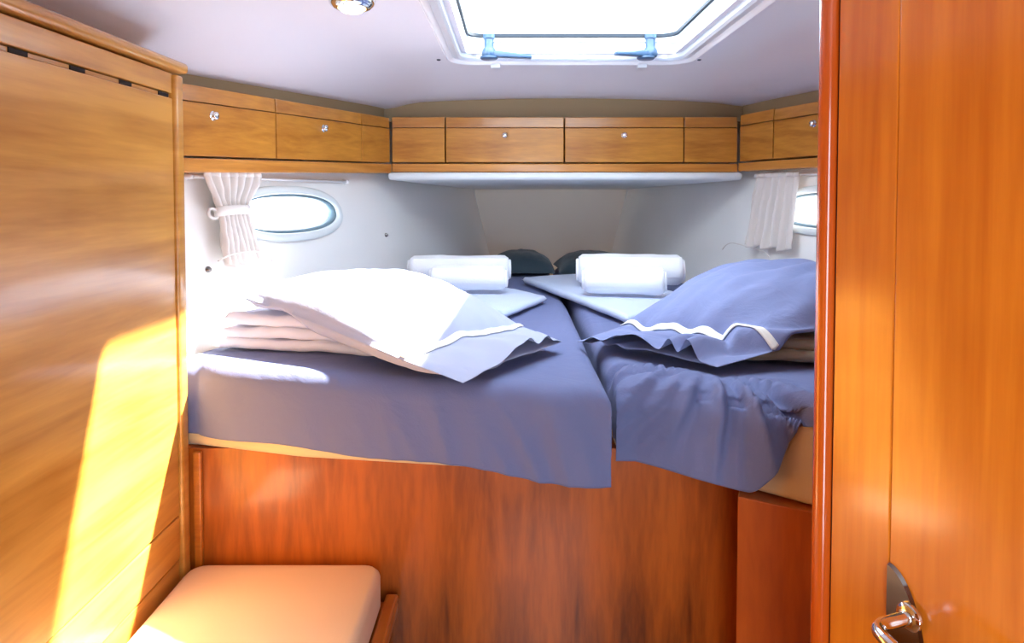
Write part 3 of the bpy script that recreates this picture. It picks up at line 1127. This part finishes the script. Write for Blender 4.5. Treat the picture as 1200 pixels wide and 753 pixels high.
# ------------------------------------------------------------------ rolled towels
def roll(p0, p1, rad, label, seed, turns=3.2, zbase=-0.294):
    a = V(p0[0], p0[1], Z(zbase + rad))
    b = V(p1[0], p1[1], Z(zbase + rad))
    ax = (b - a).normalized()
    w = V(-ax.y, ax.x, 0).normalized()
    if w.y > 0: w = -w
    up = V(0, 0, 1)
    root = thing('rolled_towel', ((a.x + b.x) / 2, (a.y + b.y) / 2, Z(zbase)), label, 'towel', 'rolled white towels')
    # outer roll: closed body with softly rounded ends
    n, m = 40, 26
    def f(u, v):
        t = v
        e = min(t, 1 - t) * (b - a).length
        k = 1.0 if e > 0.02 else math.sqrt(max(0.0, 1 - (1 - e / 0.02) ** 2)) * 0.2 + 0.80
        an = 2 * PI * u
        r = rad * k * (1 + 0.07 * nz(math.cos(an) * 1.2 + seed, math.sin(an) * 1.5, t * 4) + 0.012 * nz(math.cos(an) * 5 + seed, math.sin(an) * 5, t * 14))
        cz = math.sin(an)
        if cz < 0: cz *= 0.9
        return a.lerp(b, t) + w * (r * math.cos(an) * 1.04) + up * (r * cz)
    bm = grid(f, n, m, None, True)
    ends = {}
    bm.verts.ensure_lookup_table()
    for start in (0, m * n):
        ring = [bm.verts[start + k] for k in range(n)]
        bm.faces.new(ring)
    obj('roll', bm, 'towel', root, True)
    # spiral layers showing at both ends
    for end, s in ((a, -1), (b, 1)):
        path = []
        for k in range(90):
            t = k / 89
            an = t * turns * 2 * PI
            r = rad * (0.08 + 0.60 * t)
            path.append(end + ax * s * 0.0035 + w * r * math.cos(an) + up * r * math.sin(an))
        obj('spiral_end', tube(path, rad * 0.095, 6), 'towel', root, True)
    # the loose outer flap
    def fl(s, t):
        an = lerp(-0.35, 0.95, s) + PI * 0.0
        r = rad * (1.01 + 0.07 * sstep(0.0, 0.35, s))
        r *= 1 + 0.02 * nz(s * 3, t * 6, seed)
        return a.lerp(b, lerp(0.012, 0.988, t)) + w * (r * math.cos(an) * 1.04) + up * (r * math.sin(an))
    bm = grid(fl, 12, 24)
    o = obj('outer_flap', bm, 'towel', root, True)
    md = o.modifiers.new('thick', 'SOLIDIFY')
    md.thickness = 0.004
    md.offset = 0


roll((-0.335, 2.24), (-0.012, 2.26), 0.047, 'large rolled white towel on the porthole side of the berth', 1.0)
roll((-0.245, 2.085), (-0.020, 2.07), 0.039, 'small rolled white towel in front of the porthole-side large roll', 2.0)
roll((0.215, 2.20), (0.540, 2.17), 0.052, 'large rolled white towel on the door side of the berth', 3.0)
roll((0.215, 2.01), (0.440, 1.965), 0.042, 'small rolled white towel in front of the door-side large roll', 4.0)


# ------------------------------------------------------------------ curtains
def curtain(pt, inw, y0, y1, label, tied):
    inw = Vector(inw)
    if tied:
        top_r, waist_r, bot_r = 0.050, -0.040, -0.158
    else:
        top_r, waist_r, bot_r = 0.062, None, -0.165
    root = thing('curtain', pt((y0 + y1) / 2, bot_r) + inw * 0.02, label, 'curtain')
    cy = (y0 + y1) / 2
    W = y1 - y0
    def f(u, v):
        r = lerp(top_r, bot_r, v)
        if tied:
            vw = (top_r - waist_r) / (top_r - bot_r)
            if v < vw:
                k = sstep(0, 1, v / vw)
                wd = lerp(1.0, 0.48, k)
                c = cy - 0.035 * k
            else:
                k = sstep(0, 0.9, (v - vw) / (1 - vw))
                wd = lerp(0.48, 0.62, k)
                c = cy - 0.035 - 0.006 * k
            amp = lerp(0.010, 0.014, v)
            nf = 7
        else:
            wd = lerp(0.90, 1.0, v)
            c = cy - 0.035 * v
            amp = lerp(0.008, 0.013, v)
            nf = 6
        y = c + (u - 0.5) * W * wd + 0.003 * nz(u * 9, v * 5, 2)
        ph = u * nf * 2 * PI + 0.8 * nz(u * 3, v * 2, 5)
        d = 0.036 + amp * math.sin(ph) + 0.003 * nz(u * 12, v * 9, 1)
        rr_ = r + (0.004 * math.sin(ph * 0.5 + 1) if v > 0.97 else 0)
        return pt(y, rr_) + inw * d
    bm = grid(f, 110, 40)
    o = obj('cloth', bm, 'curtain', root, True)
    md = o.modifiers.new('thick', 'SOLIDIFY')
    md.thickness = 0.0025
    # gathered heading tape
    def hd(u, v):
        p = f(u, 0.0)
        return p + inw * 0.002 + V(0, 0, 0.006 - 0.014 * v)
    o = obj('heading_tape', grid(hd, 110, 2), 'curtain', root, True)
    md = o.modifiers.new('thick', 'SOLIDIFY')
    md.thickness = 0.004
    if tied:
        cw = cy - 0.035
        path = []
        for k in range(41):
            t = 2 * PI * k / 40
            path.append(pt(cw + 0.052 * math.cos(t), waist_r + 0.006 * math.sin(t) ) + inw * (0.036 + 0.025 * math.sin(t)))
        bm = bmesh.new()
        rows = [[bm.verts.new(p + V(0, 0, dz)) for p in path[:-1]] for dz in (-0.011, 0.011)]
        m = len(rows[0])
        for k in range(m):
            bm.faces.new((rows[0][k], rows[0][(k + 1) % m], rows[1][(k + 1) % m], rows[1][k]))
        o = obj('tieback', bm, 'curtain', root, True)
        md = o.modifiers.new('thick', 'SOLIDIFY')
        md.thickness = 0.005
        rp = [pt(cw - 0.060 + 0.013 * math.cos(2 * PI * k / 24), waist_r - 0.002 + 0.011 * math.sin(2 * PI * k / 24)) + inw * 0.036 for k in range(25)]
        obj('tie_ring', tube(rp, 0.0035, 8, None, False), 'curtain', root, True)
        lo = [(cy - 0.14, -0.142), (cy - 0.11, -0.134), (cy - 0.07, -0.130), (cy - 0.02, -0.132), (cy + 0.015, -0.142), (cy + 0.025, -0.158)]
        obj('hem_cord', tube([p for p in catmull([pt(y, r) + inw * 0.060 for y, r in lo], 6)], 0.0016, 6), 'curtain', root, True)
    else:
        lo = [(y1 + 0.055, -0.185), (y1 + 0.04, -0.168), (y1 + 0.01, -0.160), (y1 - 0.06, -0.166), (y1 - 0.14, -0.176), (y1 - 0.17, -0.19)]
        obj('hem_cord', tube([p for p in catmull([pt(y, r) + inw * 0.046 for y, r in lo], 6)], 0.0015, 6), 'curtain', root, True)


curtain(pL, NL, 1.528, 1.712, 'cream curtain tied at its waist beside the oval porthole', True)
curtain(pR, NR, 2.055, 2.262, 'cream curtain hanging straight near the cabin door', False)


def rail(pt, inw, y0, y1, r, label):
    inw = Vector(inw)
    root = thing('curtain_rail', pt((y0 + y1) / 2, r) + inw * 0.01, label, 'curtain rail')
    a, b = pt(y0, r) + inw * 0.011, pt(y1, r) + inw * 0.011
    obj('rod', tube([a, b], 0.004, 10), 'white', root, True)
    for y in (y0 + 0.004, y1 - 0.004):
        p = pt(y, r)
        obj('bracket', lathe([(0.008, 0.0), (0.008, 0.004), (0.006, 0.006), (0.006, 0.017), (0.0, 0.018)], p, inw, 12), 'white', root, True)


rail(pL, NL, 1.508, 2.12, 0.040, 'thin white curtain rail over the oval porthole')
rail(pR, NR, 1.70, 2.29, 0.062, 'thin white curtain rail over the straight curtain')


def stud(pt, inw, y, r, label):
    o = obj('snap_stud', lathe([(0.007, 0.0), (0.007, 0.003), (0.0045, 0.004), (0.0045, 0.008), (0.0, 0.009)], pt(y, r), inw, 14), 'chromedark', None, True)
    tag(o, label, 'stud', 'snap studs on the hull lining')


stud(pL, NL, 1.505, -0.165, 'small metal snap stud below the tied curtain')
stud(pL, NL, 2.285, -0.135, 'small metal snap stud on the lining between oval porthole and bow panel')

# ------------------------------------------------------------------ ceiling light
def ceiling_light():
    x, y = -0.312, 1.345
    z = Z(ceil_r(x, y))
    e = 0.01
    n = V((ceil_r(x + e, y) - ceil_r(x - e, y)) / (2 * e), (ceil_r(x, y + e) - ceil_r(x, y - e)) / (2 * e), -1).normalized()
    root = thing('ceiling_light', (x, y, z), 'small round chrome ceiling light with warm lens', 'ceiling light')
    smooth_angle(obj('rim', lathe([(0.046, -0.003), (0.046, 0.004), (0.042, 0.012), (0.034, 0.018), (0.028, 0.018), (0.026, 0.008)], (x, y, z), n, 32), 'chrome', root), 50)
    m, N, L, B = new_mat('warm_lamp_lens')
    B.inputs['Base Color'].default_value = lin('#FFF2D8')
    B.inputs['Emission Color'].default_value = lin('#FFE2A8')
    B.inputs['Emission Strength'].default_value = 4.0
    obj('lens', lathe([(0.026, 0.009), (0.026, 0.019), (0.018, 0.025), (0.0, 0.028)], (x, y, z), n, 24), m, root, True)


ceiling_light()


# ------------------------------------------------------------------ cabin door, swung open into the cabin
def cabin_door():
    P0 = V(0.346, 0.748, 0)             # far free edge
    D = V(0.35, -0.94, 0).normalized()  # towards the hinge
    Nn = V(-0.94, -0.35, 0).normalized()  # face towards the cabin axis
    H0, H1 = 0.06, 1.62
    LEN = 0.72
    root = thing('door_1', (P0 + D * LEN / 2), 'orange veneered cabin door standing open, chrome lever handle', 'door')
    root['kind'] = 'structure'
    def q(t0, t1, d, z0, z1):
        a, b = P0 + D * t0 + Nn * d, P0 + D * t1 + Nn * d
        return [V(a.x, a.y, z0), V(b.x, b.y, z0), V(b.x, b.y, z1), V(a.x, a.y, z1)]
    obj('leaf', hexa(q(0.086, LEN, 0, H0, H1), -Nn * 0.03, 0.001), 'door', root)
    obj('lipping', hexa(q(0.012, 0.085, 0, H0, H1), -Nn * 0.03, 0.0015), 'door', root)
    # rounded bead along the free edge
    bm = bmesh.new()
    pr = []
    for k in range(15):
        a = PI * k / 14
        pr.append((-0.004 - 0.013 * math.sin(a), -0.012 + 0.020 * math.cos(a)))
    pr = [(0.0075, 0.004), (0.003, 0.008)] + pr + [(0.0075, -0.032)]
    lo = [bm.verts.new(P0 + D * t + Nn * d + V(0, 0, H0)) for t, d in pr]
    hi = [bm.verts.new(v.co + V(0, 0, H1 - H0)) for v in lo]
    bm.faces.new(lo); bm.faces.new(hi[::-1])
    for k in range(len(lo)):
        j = (k + 1) % len(lo)
        bm.faces.new((lo[k], lo[j], hi[j], hi[k]))
    smooth_angle(obj('edge_bead', bm, 'bead', root), 50)
    obj('shadow_groove', hexa(q(0.0078, 0.0118, -0.004, H0, H1), -Nn * 0.02), 'dark', root)
    # half-oval handle plate set against the lipping joint
    zc = E - 0.470
    tp = 0.0865
    bm = bmesh.new()
    pts = [(tp, -0.105)] + [(tp + 0.043 * math.cos(a), 0.105 * math.sin(a)) for a in [(-PI / 2) + PI * k / 32 for k in range(1, 32)]] + [(tp, 0.105)]
    lo = [bm.verts.new(P0 + D * t + Nn * 0.0005 + V(0, 0, zc + z)) for t, z in pts]
    hi = [bm.verts.new(P0 + D * (t if t == tp else t - 0.0015) + Nn * 0.004 + V(0, 0, zc + z * 0.985)) for t, z in pts]
    bm.faces.new(lo); bm.faces.new(hi[::-1])
    for k in range(len(lo)):
        j = (k + 1) % len(lo)
        bm.faces.new((lo[k], lo[j], hi[j], hi[k]))
    plate = obj('handle_plate', bm, 'chromedark', root)
    smooth_angle(plate, 30)
    # lever: spindle out of the plate, bend, grip along the door
    zs = zc + 0.066
    c = P0 + D * 0.113 + V(0, 0, zs)
    path = [c + Nn * 0.002, c + Nn * 0.022, c + Nn * 0.040, c + Nn * 0.051 + D * 0.006, c + Nn * 0.056 + D * 0.020, c + Nn * 0.057 + D * 0.045 + V(0, 0, -0.004), c + Nn * 0.055 + D * 0.085 + V(0, 0, -0.010), c + Nn * 0.050 + D * 0.115 + V(0, 0, -0.012)]
    lev = obj('lever_handle', tube(catmull(path, 6), 0.0062, 16), 'chrome', root, True)
    smooth_angle(sub('rosette', lathe([(0.013, 0.0), (0.013, 0.003), (0.011, 0.005), (0.007, 0.006)], c + Nn * 0.004, Nn, 28), 'chrome', lev), 40)


cabin_door()
for o in bpy.data.objects:
    if '_w' in o:
        del o['_w']
